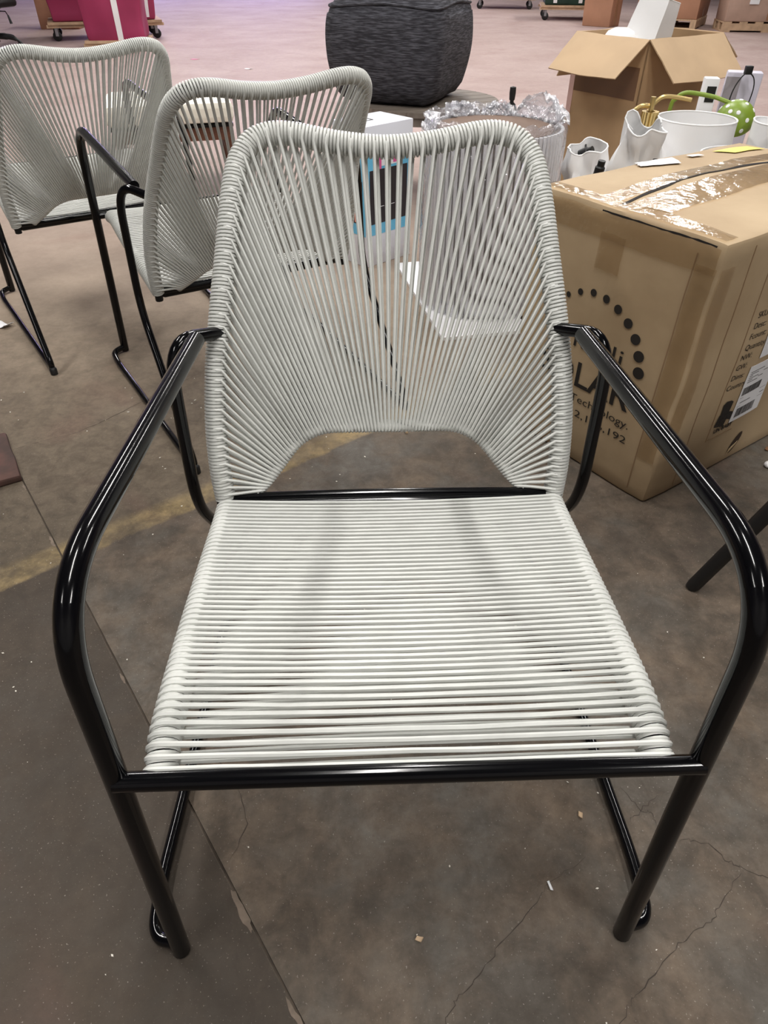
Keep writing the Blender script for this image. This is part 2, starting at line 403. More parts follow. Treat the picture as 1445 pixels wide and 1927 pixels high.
def lamp(x, y, ln, wts, where):
    t = thing('ceiling_light', 'long white fluorescent strip light hanging ' + where, 'light', (x, y, LAMP_Z), 0, 'ceiling strip lights')
    MB().add([(-.13, -ln/2, .03), (.13, -ln/2, .03), (.06, -ln/2, .10), (-.06, -ln/2, .10), (-.13, ln/2, .03), (.13, ln/2, .03), (.06, ln/2, .10), (-.06, ln/2, .10)],
             [(0, 1, 2, 3), (7, 6, 5, 4), (0, 4, 5, 1), (1, 5, 6, 2), (2, 6, 7, 3), (3, 7, 4, 0)]).build('housing', M_fix, t, smooth=False)
    for s in (-1, 1): MB().tube([(s*.06, -ln/2+.04, .012), (s*.06, ln/2-.04, .012)], .014, 10).build('tube', M_tube, t)
    for s in (-1, 1): MB().tube([(0, s*ln*.4, .10), (0, s*ln*.4, H_-LAMP_Z)], .004, 6).build('hanger_rod', M_steel, t)
    ld = bpy.data.lights.new('tube_light', 'AREA'); ld.shape = 'RECTANGLE'; ld.size = .2; ld.size_y = ln; ld.energy = wts; ld.color = (1.0, .975, .945)
    lo = link('tube_light', ld, t); lo.location = (0, 0, -.008)
for l in LAMPS: lamp(*l)

# ------------------------------------------------------------------ the cord chair (x across, +y to its back)
def make_chair():
    root = link('cord_chair', None)
    RA, RR, RB = .0125, .0092, .0098
    cord = .0027; wrapR = .0148
    X = lambda p, s: V((p[0]*s, p[1], p[2]))
    for s in (1, -1):
        foot, A, B = X((.3135, -.070, .004), s), X((.2921, -.052, .6984), s), X((.281, .497, .6555), s)
        full = fillet([foot, A, B], .105, 14); cut = 1+7
        MB().tube(full, RA, 14, part=(0, cut+1)).build('front_leg', M_black, root, ang=60)
        MB().tube(full, RA, 14, part=(cut, len(full))).build('armrest', M_black, root)
        rl = fillet([X((.258, .553, .640), s), X((.318, .478, .664), s), X((.327, .4825, .362), s), X((.3284, .750, .014), s), X((.331, .66, .0095), s)], [.085, .07, .05], 9)
        MB().tube(rl, RB, 12).build('rear_leg', M_black, root)
        rn = fillet([rl[-1], X((.352, .16, .0095), s), X((.360, .02, .0095), s), X((.355, -.056, .011), s), X((.316, -.066, .018), s)], [.08, .05, .030], 8)
        ro = MB().tube(rn, RR, 12).build('runner', M_black, root)
        gp = X((.3284, .742, 0), s)
        MB().lathe([(.008, .0), (.0115, .001), (.0115, .02), (.008, .024)], 10, gp).build('foot_cap', M_rubber, root)
    fr = [V((-.2998, -.0634, .4473)), V((.2998, -.0634, .4473))]
    MB().tube(fr, .0105, 14).build('front_rail', M_black, root)
    rr = [V((x, .463+.006*(1-(x/.272)**2), .389)) for x in [-.285+.57*i/10 for i in range(11)]]
    MB().tube(rr, .0095, 12).build('rear_rail', M_black, root)
    # ---- seat: two curved side rails wound with cord, cords strung across
    seatprof = [(.266, .450, .383), (.265, .40, .389), (.2645, .30, .404), (.263, .20, .4205), (.261, .10, .4365), (.259, .045, .446), (.258, .0, .4495), (.2575, -.030, .4475), (.257, -.052, .439), (.257, -.062, .432)]
    SL = {s: Path(catmull([X(p, s) for p in seatprof], 8)) for s in (1, -1)}
    upath = list(reversed(SL[-1].p))+[V((-.255, .458, .380)), V((0, .460, .380)), V((.255, .458, .380))]+SL[1].p
    seat = MB().tube(upath, .0112, 10).build('seat', M_black, root)
    wr = MB()
    for s in (1, -1):
        hx = helix(SL[s], .004, SL[s].L-.010, wrapR, cord, .0053, V((1, 0, 0)), 14, 5); wr.add(hx.v, hx.f)
    wr = wr.build('cord_wrap', M_rope, seat); wr['kind'] = 'stuff'
    NS = 49; Lr = SL[1].L
    for i in range(NS):
        d = .010+(Lr-.026)*i/(NS-1)
        pts = []
        cl, cr = SL[-1].at(d), SL[1].at(d); t = SL[1].tan(d); up = V((0, -t.z, t.y)); up = up if up.z > 0 else -up
        up = (up*1.0).normalized(); R = wrapR+.0016
        for k in range(5):
            a = math.radians(205-115*k/4); pts.append(cl+V((1, 0, 0))*math.cos(a)*R+up*math.sin(a)*R)
        for k in range(1, 8):
            u = k/8; q = cl.lerp(cr, u)+up*R; pts.append(q+up*(-.007*(1-(2*u-1)**2))+t*random.uniform(-.0006, .0006))
        for k in range(5):
            a = math.radians(90-115*k/4); pts.append(cr+V((1, 0, 0))*math.cos(a)*R+up*math.sin(a)*R)
        MB().tube(pts, .0031, 6).build('seat_cord', M_rope, seat)
        # lower run of the same winding, slanting across
        dl = d+.0052+.0026; dr = d+.0052-.0026
        cl, cr = SL[-1].at(dl), SL[1].at(dr); pts = []
        for k in range(0, 9):
            u = k/8; pts.append(cl.lerp(cr, u)-up*(wrapR+.0012-.006*(1-(2*u-1)**2)))
        MB().tube(pts, cord, 5).build('seat_cord', M_rope, seat)
    # ---- backrest: wound outer hoop, wound lower arch, cords fanned between
    side = [(.271, .462, .383), (.2755, .478, .44), (.2755, .503, .51), (.268, .536, .59), (.257, .572, .66), (.245, .618, .73), (.2345, .664, .795), (.224, .700, .838), (.205, .722, .863), (.178, .733, .873), (.14, .734, .873), (.07, .727, .862), (0, .723, .857)]
    pts = [X(p, -1) for p in side]+[X(p, 1) for p in side[-2::-1]]
    hoop = Path(catmull(pts, 8))
    back = MB().tube(hoop.p, .0115, 10).build('backrest', M_black, root)
    for s in (1, -1): MB().lathe([(.010, 0), (.0105, .002), (.0105, .02)], 10, X((.271, .460, .364), s)).build('foot_cap', M_rubber, root)
    hx = helix(hoop, .004, hoop.L-.004, wrapR, cord, .0053, V((0, -.87, .49)), 14, 5).build('cord_wrap', M_rope, back); hx['kind'] = 'stuff'
    arch_c = fillet([(-.224, .470, .389), (-.138, .549, .472), (.138, .549, .472), (.224, .470, .389)], .048, 8)
    arch_c = Path([arch_c[0].lerp(arch_c[1], i/8) for i in range(8)]+arch_c[1:-1]+[arch_c[-2].lerp(arch_c[-1], i/8) for i in range(9)])
    arch = MB().tube(arch_c.p, .006, 8).build('lower_arch', M_black, root)
    hx = helix(arch_c, .006, arch_c.L-.006, .0085, cord*.95, .0053, V((0, -.87, .49)), 10, 5).build('cord_wrap', M_rope, arch); hx['kind'] = 'stuff'
    nf = V((0, -.87, .494)).normalized()
    NLOW, NUP = 17, 56
    def hoop_d(z):
        lo, hi = 0, hoop.L/2
        for _ in range(40):
            m = (lo+hi)/2
            if hoop.at(m).z < z: lo = m
            else: hi = m
        return lo
    h0, h1 = hoop_d(.397), hoop_d(.632)
    a0, a1 = .012, (V((-.224, .470, .389))-V((-.138, .549, .472))).length-.030
    pairs = []
    for i in range(NLOW): t = i/NLOW; pairs.append((h0+(h1-h0)*t**1.05*1.0, a0+(a1-a0)*t))
    for i in range(NUP+1): t = i/NUP; pairs.append((h1+(hoop.L-2*h1)*t, a1+(arch_c.L-2*a1)*t))
    for i in range(NLOW): t = 1-(i+1)/NLOW; pairs.append((hoop.L-(h0+(h1-h0)*t**1.05), arch_c.L-(a0+(a1-a0)*t)))
    def strand(hd, ad, side_):
        p, q = hoop.at(hd), arch_c.at(ad); o1, o2 = wrapR+.001, .0085+.001
        d = (q-p).normalized(); n = (nf-d*nf.dot(d)).normalized()*side_
        e1, e2 = p+n*o1, q+n*o2
        tg = hoop.tan(hd); m_ = (d-tg*d.dot(tg)); m_ = (m_-n*m_.dot(n)).normalized()
        tail = [p-m_*(o1*.30)+n*o1*.80, p+n*o1*.97]; e1 = p+m_*o1*.45+n*o1*.93
        tip = [q+d*o2*.72+n*o2*.72, q+d*o2*.98+n*o2*.15]
        mids = [e1.lerp(e2, k/3)-n*(.0022*math.sin(PI*k/3))+V((random.uniform(-1, 1), 0, random.uniform(-1, 1)))*.0006 for k in range(1, 3)]
        return MB().tube(tail+[e1]+mids+[e2]+tip, cord, 6)
    for k, (hd, ad) in enumerate(pairs):
        strand(hd, ad, 1).build('back_cord', M_rope, back)
        if k+1 < len(pairs):
            hd2, ad2 = pairs[k+1]; strand(hd+(hd2-hd)*.3, ad+(ad2-ad)*.15, -1).build('back_cord', M_rope, back)
    return root
chair = make_chair()
CH = [((0.0273, 0.430), 2.06, 'large pale grey cord armchair in front, its whole seat facing the camera'),
      ((-0.5927, 2.2853), 210.31, 'pale grey cord armchair turned away, half hidden behind the front chair'),
      ((-1.2075, 2.8202), 212.78, 'pale grey cord armchair at the far left, cut off by the frame edge')]
for i, (p, a, lab) in enumerate(CH):
    o = chair if i == 0 else copy_tree(chair)
    o.location = (p[0], p[1], 0); o.rotation_euler = (0, 0, math.radians(a))
    tag(o, lab, 'chair', 'black framed cord armchairs')

# ------------------------------------------------------------------ big shipping carton on the right
BL, BW, BH = .80, .50, .652
carton = thing('shipping_carton', 'large battered cardboard shipping carton printed with a ring of black dots', 'carton', (.655, 1.348, .0), math.radians(35))
def bdisp(p):
    q = p.copy(); u, v, z = p.x/BL, p.y/BW, p.z/BH
    s = lambda t: math.sin(PI*min(1, max(0, t)))
    edge = lambda t: min(1, min(t, 1-t)*8)
    if p.x < .02: q.x -= .010*s(v)*s(z); q.x += .004*noise.noise(V((3, p.y*9, p.z*6)))*s(z)
    if p.y < .02: q.y -= .008*s(u)*s(z); q.y += .005*noise.noise(V((7, p.x*8, p.z*7)))*s(z)
    if p.z > BH-.02: q.z += .018*s(u)*s(v)+.006*noise.noise(V((p.x*6, p.y*6, 4)))
    # top leans outward to the near corner, crushed lower corner
    k = z*max(0, 1-u*2)*max(0, 1-v*2); q += V((-.004, -.012, 0))*k
    c = math.exp(-((p.x/.05)**2+(p.y/.05)**2)); q += V((1, 1, 0))*c*(.010*(.5+noise.noise(V((0, 0, p.z*9)))) if z < .95 else .0)
    return q
def put_left(u, z, off): p = bdisp(V((0, u, z))); return p+V((-off, 0, 0))
def put_right(x, z, off): p = bdisp(V((x, 0, z))); return p+V((0, -off, 0))
def put_top(x, y, off): p = bdisp(V((x, y, BH))); return p+V((0, 0, off))
rbox(BL, BW, BH, .010, cuts=22, fn=bdisp).build('body', M_card_worn, carton)
def decal(name, fn, u0, u1, v0, v1, off, m, nu=8, nv=4, jag=0., quad=None):
    rows = []
    for j in range(nv+1):
        r = []
        for i in range(nu+1):
            a, b_ = i/nu, j/nv
            if quad: x = (1-b_)*((1-a)*quad[0][0]+a*quad[1][0])+b_*((1-a)*quad[3][0]+a*quad[2][0]); y = (1-b_)*((1-a)*quad[0][1]+a*quad[1][1])+b_*((1-a)*quad[3][1]+a*quad[2][1])
            else: x = u0+(u1-u0)*a; y = v0+(v1-v0)*b_
            x += random.uniform(-jag, jag); y += random.uniform(-jag, jag)
            r.append(fn(x, y, off))
        rows.append(r)
    return MB().sheet(rows, .0006).build(name, m, carton, smooth=True)
def on_left(txt, yb, z, size, w_=None, bold=0., h=None):
    vs, fs = text_mesh(txt, 1., bold=bold)
    xs = [v.x for v in vs]; ys = [v.y for v in vs]; x0, x1 = min(xs), max(xs); sx = w_/(x1-x0) if w_ else size
    sy = size if not h else h
    mb = MB().add([put_left(yb-(v.x-x0)*sx, z+v.y*sy, .0016) for v in vs], fs)
    me = mb.build('printed_text', M_ink, carton, smooth=False); return me
on_left('SOLAR', .402, .220, .066/.70, .291, bold=.012)
on_left('Intelli', .352, .320, .046/.70, .196, bold=-.004)
on_left('Technology.', .281, .177, .021/.70, .184)
on_left('12,196,192', .272, .136, .020/.70, .178)
for i, (u, z) in enumerate([(.392, .342), (.386, .375), (.374, .408), (.348, .435), (.313, .453), (.275, .463), (.236, .461), (.199, .45), (.165, .429), (.137, .401), (.118, .366), (.108, .328)]):
    r = .0042+.0010*i*(.95)
    vs = [put_left(u+r*math.cos(2*PI*k/20), z+r*math.sin(2*PI*k/20), .0016) for k in range(20)]
    MB().add(vs, [tuple(range(20))]).build('printed_dot', M_ink, carton, smooth=False)
def on_right(txt, x, z, size, bold=0., m=None, off=.0016):
    vs, fs = text_mesh(txt, size, bold=bold)
    MB().add([put_right(x+v.x, z+v.y, off) for v in vs], fs).build('printed_text', m or M_ink, carton, smooth=False)
for t, z in (('SKU:', .447), ('Desc:', .421), ('Fcount:', .396), ('Quantity:', .369), ('NW:', .344), ('GW:', .318), ('Dims:', .291), ('Country:', .264)):
    on_right(t, .198+.02*(z-.26)/.19, z, .021)
# fold lines and hand-hole on the right face
M_line = mat('crease_line', (142, 114, 84), .8)
decal('crease', put_right, .192, .1945, .12, .63, .0008, M_line, 1, 20)
decal('crease', put_right, .105, .1075, .02, .63, .0008, M_line, 1, 20)
decal('crease', put_right, .20, .30, .121, .1228, .0012, M_line, 6, 1)
decal('crease', put_left, .055, .0575, .02, .62, .0008, M_line, 1, 20)
# pictogram: gripping hand with caption
hand = MB()
def blob(pts): hand.add([put_right(x, z, .0017) for x, z in pts], [tuple(range(len(pts)))])
blob([(.214, .188), (.246, .180), (.250, .222), (.240, .228), (.222, .230), (.212, .222)])
for k in range(4): blob([(.204+.011*k, .160-.003*k), (.213+.011*k, .158-.003*k), (.220+.010*k, .192), (.211+.010*k, .194)])
blob([(.244, .196), (.246, .172), (.268, .164), (.276, .178), (.262, .190)])
hand.build('printed_pictogram', M_ink, carton, smooth=False)
on_right('UN BABY', .212, .138, .0185, bold=.0006)
# labels
def label(x0, x1, z0, z1, skew, kind):
    q = [(x0, z0), (x1, z0+skew), (x1, z1+skew), (x0, z1)]
    lb = decal('shipping_label', put_right, 0, 0, 0, 0, .0022, M_paper, 6, 6, quad=q)
    ink = MB()
    def bar(a0, a1, b0, b1):
        f = lambda a, b_: put_right(x0+(x1-x0)*a, z0+(z1-z0)*b_+skew*a, .0030)
        ink.add([f(a0, b0), f(a1, b0), f(a1, b1), f(a0, b1)], [(0, 1, 2, 3)])
    if kind == 1:
        for k in range(30): bar(.10+.021*k, .10+.021*k+random.uniform(.006, .017), .07, .24)
        for k in range(26): bar(.05+.024*k, .05+.024*k+random.uniform(.008, .02), .48, .62)
        for k in range(6): bar(.08, random.uniform(.3, .75), .70+.035*k, .712+.035*k)
        bar(.1, .45, .34, .352); bar(.8, .95, .34, .352); bar(.05, .95, .43, .436); bar(.05, .95, .28, .285)
    else:
        for k in range(8): bar(.08, random.uniform(.3, .9), .35+.07*k, .375+.07*k)
    io = ink.build('label_print', M_ink, lb, smooth=False); io.matrix_parent_inverse = Matrix.Identity(4)
label(.268, .392, .152, .312, .004, 1)
label(.288, .42, .330, .43, .004, 2)
# torn hand-hole with a pale scrap of board showing
M_hole = mat('torn_board_dark', (62, 46, 33), .9)
vs = [put_right(.352+.017*math.cos(a)+.012*math.sin(a), .058+.032*math.sin(a), .0014) for a in [2*PI*k/16 for k in range(16)]]
MB().add(vs, [tuple(range(16))]).build('hand_hole', M_hole, carton, smooth=False)
decal('torn_flap', put_right, 0, 0, 0, 0, .003, mat('torn_board_pale', (206, 180, 140), .8), 3, 2, quad=[(.330, .030), (.356, .052), (.360, .062), (.332, .046)])
# top: seam gap, clear tape, sticker and paper scraps
M_tape = film_mat('clear_tape', (.5, .38, .26), .035, .16, .03, .25, 30, (.97, .945, .90))
M_gap = mat('seam_shadow_board', (30, 24, 22), .9)
rows = []
for i in range(31):
    x = .03+.74*i/30; y = .272+.022*math.sin(x*5)+.006*noise.noise(V((x*14, 1, 1))); wd = .005+.004*noise.noise(V((x*9, 5, 2)))
    rows.append([put_top(x, y-wd, .0012), put_top(x, y+wd, .0012)])
MB().sheet(rows, .0006).build('lid_seam', M_gap, carton)
decal('tape', put_top, .04, .77, .165, .262, .0022, M_tape, 30, 6, .0012)
decal('tape', put_top, .04, .77, .292, .345, .0022, M_tape, 30, 4, .0012)
decal('tape', put_top, .006, .045, .01, .49, .0022, M_tape, 4, 26, .0012)
decal('tape', put_left, .01, .49, .585, .640, .0022, M_tape, 26, 5, .0012)
decal('tape', put_left, .222, .290, .520, .60, .0030, M_tape, 5, 8, .0012)
decal('tape', put_left, .006, .052, .12, .60, .0022, M_tape, 4, 20, .0010)
decal('tape', put_right, .006, .05, .20, .60, .0022, M_tape, 4, 20, .0010)
decal('yellow_sticker', put_top, 0, 0, 0, 0, .0030, mat('yellow_sticker_paper', (226, 214, 110), .5), 6, 3, quad=[(.62, .395), (.76, .395), (.745, .44), (.60, .45)])
decal('paper_scrap', put_top, 0, 0, 0, 0, .004, M_paper, 6, 5, .003, quad=[(.30, .45), (.40, .40), (.44, .46), (.33, .49)])
decal('paper_scrap', put_top, 0, 0, 0, 0, .004, M_paper, 3, 2, .002, quad=[(.48, .43), (.52, .42), (.53, .445), (.49, .455)])
# split dark crease under the lid edge
decal('lid_edge_gap', put_left, .02, .30, .640, .6435, .0030, M_gap, 20, 1, .0008)

# ------------------------------------------------------------------ tall open carton with flaps
oc = thing('open_carton', 'tall open cardboard carton with flaps folded out and lampshades inside', 'carton', (1.085, 3.405, 0), math.radians(35))
OL, OW, OH = .50, .40, .785; th = .005
for nm, lo, hi in (('side_panel', (0, 0, 0), (th, OW, OH)), ('side_panel', (0, 0, 0), (OL, th, OH)), ('side_panel', (OL-th, 0, 0), (OL, OW, OH)), ('side_panel', (0, OW-th, 0), (OL, OW, OH)), ('base_panel', (0, 0, 0), (OL, OW, th))):
    MB().box(lo, hi).build(nm, M_card, oc, smooth=False)
def flap(a, b_, outv, drop, ln, inset=.01, sag=.012, m=M_card):
    a, b_ = V(a), V(b_); d = (V(outv).normalized()*math.cos(drop)+V((0, 0, -1))*math.sin(drop)); rows = []
    for i in range(7):
        t = i/6; r = []
        for j in range(9):
            u = inset/(b_-a).length*t+(1-2*inset/(b_-a).length*t)*j/8
            r.append(a.lerp(b_, u)+d*ln*t+V((0, 0, -sag*t*t*math.sin(PI*j/8)*.5+.004*noise.noise(V((u*3, t*3, a.x*9))))))
        rows.append(r)
    MB().sheet(rows, .0045).build('flap', m, oc)
M_flap = mat('cardboard_inner_flap', (186, 158, 124), .7, var=.07, vscale=6)
flap((0, OW, OH), (0, 0, OH), (-1, 0, 0), math.radians(38), .205, m=M_flap)
flap((0, 0, OH), (OL, 0, OH), (0, -1, 0), math.radians(42), .205, m=M_flap)
flap((OL, 0, OH), (OL, OW, OH), (1, 0, 0), math.radians(30), .2, m=M_flap)
flap((OL, OW, OH), (0, OW, OH), (0, 1, 0), math.radians(62), .2, m=M_flap)
# pink tape down the far corner
MB().box((-.002, OW-.03, .05), (0, OW-.002, OH-.05)).build('edge_tape', mat('pink_edge_tape', (214, 178, 170), .5), oc, smooth=False)
MB().box((-.0015, .02, OH-.22), (0, OW-.03, OH-.10)).build('brown_tape', mat('brown_packing_tape', (110, 82, 60), .25), oc, smooth=False)

def shade(name, label_, loc, r0, r1, h, axis, crump=0., seed=0, group='loose white lampshades', fold=0., m=None, n=40, top_closed=False):
    """thin-walled fabric lampshade, open at both ends; r0 bottom, r1 top"""
    ax = V(axis).normalized(); R = V((0, 0, 1)).rotation_difference(ax).to_matrix(); rows = []
    for i in range(13):
        t = i/12; r = []
        for k in range(n+1):
            a = 2*PI*k/n; rad = r0+(r1-r0)*t
            p = V((math.cos(a)*rad, math.sin(a)*rad, h*t))
            q = V((math.cos(a)*2.2, math.sin(a)*2.2, t*2.4+seed*7.3))
            rad2 = crump*noise.noise(q*.6)
            ridge = crump*.9*(abs(noise.noise(q*.8+V((9, 3, 1))))-.25)*math.sin(PI*t)
            p.x += math.cos(a)*(rad2+ridge); p.y += math.sin(a)*(rad2+ridge); p.z += crump*1.2*noise.noise(V((math.cos(a), math.sin(a), seed)))*t
            if fold: p.x *= 1-fold*.4*(1-t)
            r.append(R @ p)
        rows.append(r)
    o = thing(name, label_, 'lampshade', loc, 0, group)
    MB().sheet(rows, .003).build('shade', m or M_white, o)
    # wire rim rings at both ends
    for i in (0, 12): MB().tube([p for p in rows[i][:-1]], .0028, 6, closed=True).build('rim', m or M_white, o)
    return o
shade('lampshade', 'square crumpled white lampshade tipped upright in the open carton', (1.165, 3.775, .66), .125, .085, .25, (.22, .0, .95), .010, 3, 'lampshades in the open carton', n=4)
dm = thing('lampshade', 'white domed lampshade just showing over the left flap of the open carton', 'lampshade', (1.03, 3.655, .672), 0, 'lampshades in the open carton')
MB().lathe([(.086, 0), (.085, .05), (.076, .092), (.055, .122), (.028, .134), (0, .136)], 32).build('shade', M_white, dm)
MB().lathe([(.084, -.004), (.088, -.004), (.088, .004), (.084, .004)], 32, close=True).build('rim', M_white, dm)

# ------------------------------------------------------------------ carton and lamp parts behind the big carton
PD = thing('low_carton', 'low closed cardboard carton under the heap of lamp parts', 'carton', (.635, 2.30, 0))
rbox(.70, .58, .366, .008, cuts=6).build('body', M_card, PD)
MB().box((.02, .27, .366), (.68, .32, .3668)).build('tape', M_card_in, PD, smooth=False)
ZT = .367
shade('lampshade', 'wide white drum lampshade with its open top showing', (1.050, 2.625, ZT+.005), .134, .126, .268, (0, 0, 1), .001, 11)
shade('lampshade', 'second white drum lampshade, lower and nearer the big carton', (1.125, 2.355, ZT+.005), .136, .134, .212, (.0, -.0, 1), .001, 12)
shade('lampshade', 'soft crumpled white lampshade leaning left with a slumped opening', (.856, 2.50, ZT+.019), .096, .052, .262, (-.12, -.08, 1), .05, 21)
shade('lampshade', 'flattened white lampshade slumped beside the wrapped ribbed drum', (.722, 2.68, ZT+.012), .072, .062, .165, (-.12, -.05, 1), .03, 33)
shade('lampshade', 'white conical lampshade at the right frame edge', (1.295, 2.63, ZT+.004), .045, .065, .26, (.05, -.05, 1), .002, 41)
def socket(lab, loc, axis, s=1.):
    t = thing('lamp_socket', lab, 'socket', loc, 0, 'black lamp sockets')
    MB().lathe([(.0, 0), (.016*s, .0), (.016*s, .03*s), (.012*s, .034*s), (.012*s, .05*s), (.0, .05*s)], 14, (0, 0, 0), axis).build('shell', M_rubber, t)
    ax = V(axis).normalized(); sd = ax.orthogonal().normalized()
    MB().tube([ax*.02*s, ax*.02*s+sd*.03*s], .0035*s, 6).build('switch_key', M_rubber, t)
    if loc[1] < 2.5: MB().tube([(0, 0, .002), (0, 0, .367-loc[2])], .005, 8).build('stem', M_rubber, t)
    return t
socket('black lamp socket lying in the flattened lampshade', (.690, 2.68, .515), (.6, -.5, .4))
socket('black lamp socket standing in front of the flattened lampshade', (.690, 2.415, .507), (.1, -.1, 1))
socket('black lamp socket standing in front of the soft crumpled lampshade', (.848, 2.362, .527), (.05, 0, 1), .9)
def sconce(lab, pts, m, name='wall_sconce', grp=None):
    t = thing(name, lab, 'sconce', (0, 0, 0), 0, grp)
    MB().tube(catmull(pts, 8), .0072, 10).build('arm', m, t); return t
b1 = sconce('brass wall sconce curving into a ribbed brass cup', [(.845, 2.69, .367), (.843, 2.69, .612), (.852, 2.688, .648), (.875, 2.682, .666), (.905, 2.678, .666)], M_brass, grp='brass wall sconces')
MB().lathe([(.0, .0), (.009, 0), (.009, .06), (0, .06)], 12, (.905, 2.676, .634)).build('stem', M_brass, b1)
cup = MB()
for k in range(12):
    a = 2*PI*k/12; cup.tube([(.905+.022*math.cos(a), 2.676+.022*math.sin(a), .588), (.905+.022*math.cos(a), 2.676+.022*math.sin(a), .651)], .0072, 8)
cup.lathe([(0, .591), (.021, .591), (.021, .648), (0, .648)], 16, (.905, 2.676, 0)); cup.build('ribbed_cup', M_brass, b1)
MB().lathe([(.015, 0), (.016, .018), (0, .018)], 14, (.905, 2.676, .572)).build('glass_tip', film_mat('lamp_glass', (.9, .9, .9), .3, .05, .3), b1)
sconce('brass wall sconce curving behind the white drum lampshade', [(.935, 2.80, .367), (.935, 2.80, .59), (.945, 2.80, .640), (.975, 2.80, .672), (1.01, 2.795, .676), (1.075, 2.78, .668)], M_brass, grp='brass wall sconces')
M_green = mat('olive_green_enamel', (122, 146, 44), .4)
gl = sconce('olive green lamp with a white spotted dome and curved arm', [(1.03, 2.845, .367), (1.03, 2.845, .62), (1.042, 2.84, .664), (1.07, 2.835, .682), (1.12, 2.82, .680), (1.165, 2.80, .674)], M_green, 'spotted_lamp')
gl['category'] = 'lamp'
dc, dR = V((1.225, 2.735, .612)), .066; dax = V((-.25, -.45, .85)).normalized(); Rm = V((0, 0, 1)).rotation_difference(dax).to_matrix()
MB().lathe([(.0, dR)]+[(dR*math.sin(a), dR*math.cos(a)) for a in [PI/2*i/10 for i in range(1, 11)]]+[(dR*.96, -.012), (dR*.9, -.012), (dR*.9, 0)]+[(dR*.92*math.sin(a), dR*.92*math.cos(a)) for a in [PI/2*(1-i/8) for i in range(1, 8)]]+[(0, dR*.92)], 28, dc, dax).build('dome', M_green, gl)
MB().tube([dc+dax*dR*.9, V((1.165, 2.80, .674))], .007, 8).build('dome_stem', M_green, gl)
for k in range(16):
    th_ = math.radians((28, 58, 82)[k % 3]); ph = k*2.4; n = Rm @ V((math.sin(th_)*math.cos(ph), math.sin(th_)*math.sin(ph), math.cos(th_)))
    MB().lathe([(0, .0015), (.006, .001), (.008, -.0015)], 12, dc+n*dR, n).build('white_spot', M_paper, gl)
# glass bowl, wire ring, boxes behind
gbs = MB().box((1.275, 2.44, .367), (1.335, 2.51, .5045)).build('small_box', M_card, smooth=False); tag(gbs, 'small cardboard box under the grey metal bowl', 'box')
gb = thing('metal_bowl', 'grey metal bowl beside the white drum lampshade', 'bowl', (1.325, 2.475, .505))
M_tin = mat('dull_tin', (160, 158, 152), .3, metal=.8)
MB().lathe([(0, 0), (.035, 0), (.05, .06), (.058, .115), (.061, .118), (.055, .115), (.047, .06), (.033, .004), (0, .004)], 28).build('bowl', M_tin, gb)
MB().tube([(.03, -.02, .02), (.055, -.05, .15)], .012, 10).build('brass_insert', M_brass, gb)
bs = thing('brass_bracket', 'small brass bracket lying against the lower drum lampshade', 'bracket', (1.13, 2.31, .585))
MB().tube(catmull([(-.03, 0, .0), (-.015, 0, .018), (.01, 0, .018), (.035, -.005, .006)], 6), .006, 8).build('bracket_bar', M_brass, bs)
MB().box((.02, -.012, -.003), (.05, .008, .004)).build('plate', M_brass, bs)
lb = thing('upright_carton', 'pale lilac grey box standing behind the green spotted lamp', 'box', (1.24, 2.93, .0), math.radians(-18))
M_lilac = mat('lilac_grey_card', (196, 192, 206), .55)
rbox(.12, .06, .735, .006, cuts=4).build('body', M_lilac, lb)
MB().box((.0, -.002, .02), (.05, .0, .72)).build('front_panel', mat('grey_card_panel', (150, 144, 150), .6), lb, smooth=False)
wb = thing('upright_carton', 'narrow white box with a black square behind the green arm', 'box', (1.165, 2.925, .0), math.radians(-10))
rbox(.05, .05, .715, .004, cuts=3).build('body', M_paper, wb)
MB().box((.012, -.002, .64), (.044, .0005, .69)).build('black_square', M_rubber, wb, smooth=False)
wr_ = thing('wire_loop', 'thin black wire loop with a square black cap over the grey box', 'wire', (1.285, 2.87, .662))
MB().tube(catmull([(-.034, 0, -.05), (-.038, 0, .0), (-.028, 0, .045), (-.004, 0, .076), (.024, 0, .064), (.036, 0, .03), (.032, 0, -.02), (.012, 0, -.06)], 8), .0022, 6).build('loop', M_rubber, wr_)
rbox(.024, .02, .026, .002, cuts=2).build('cap', M_rubber, wr_).location = (-.012, -.01, .072)

# ------------------------------------------------------------------ ribbed drum in plastic wrap
DC = V((.375, 2.64, .0135)); DR = .232; DH = .60
dr = thing('ribbed_drum', 'white ribbed round planter wrapped in crinkled clear plastic', 'planter', DC)
M_rib = mat('white_ribbed_fibre', (226, 226, 228), .5)
MB().lathe([(0, .01), (DR-.03, .01), (DR-.03, DH-.005), (DR-.012, DH-.005), (DR-.012, 0), (0, 0)], 64).build('drum_wall', mat('drum_wall_grey', (104, 96, 92), .7), dr)
MB().lathe([(DR-.031, .012), (DR-.031, DH-.004)], 64).build('inner_lining', mat('brown_lining', (112, 90, 76), .75, var=.1), dr)
ribm = MB().lathe([(.0, 0), (.0064, 0), (.0064, DH), (.0, DH)], 8).mesh('rib', M_rib)
for k in range(76):
    a = 2*PI*k/76; o = link('rib', ribm, dr); o.location = ((DR-.006)*math.cos(a), (DR-.006)*math.sin(a), 0)
M_film = film_mat('crinkled_film', (.92, .93, .97), .05, .12, .035, .8, 30)
rows = []
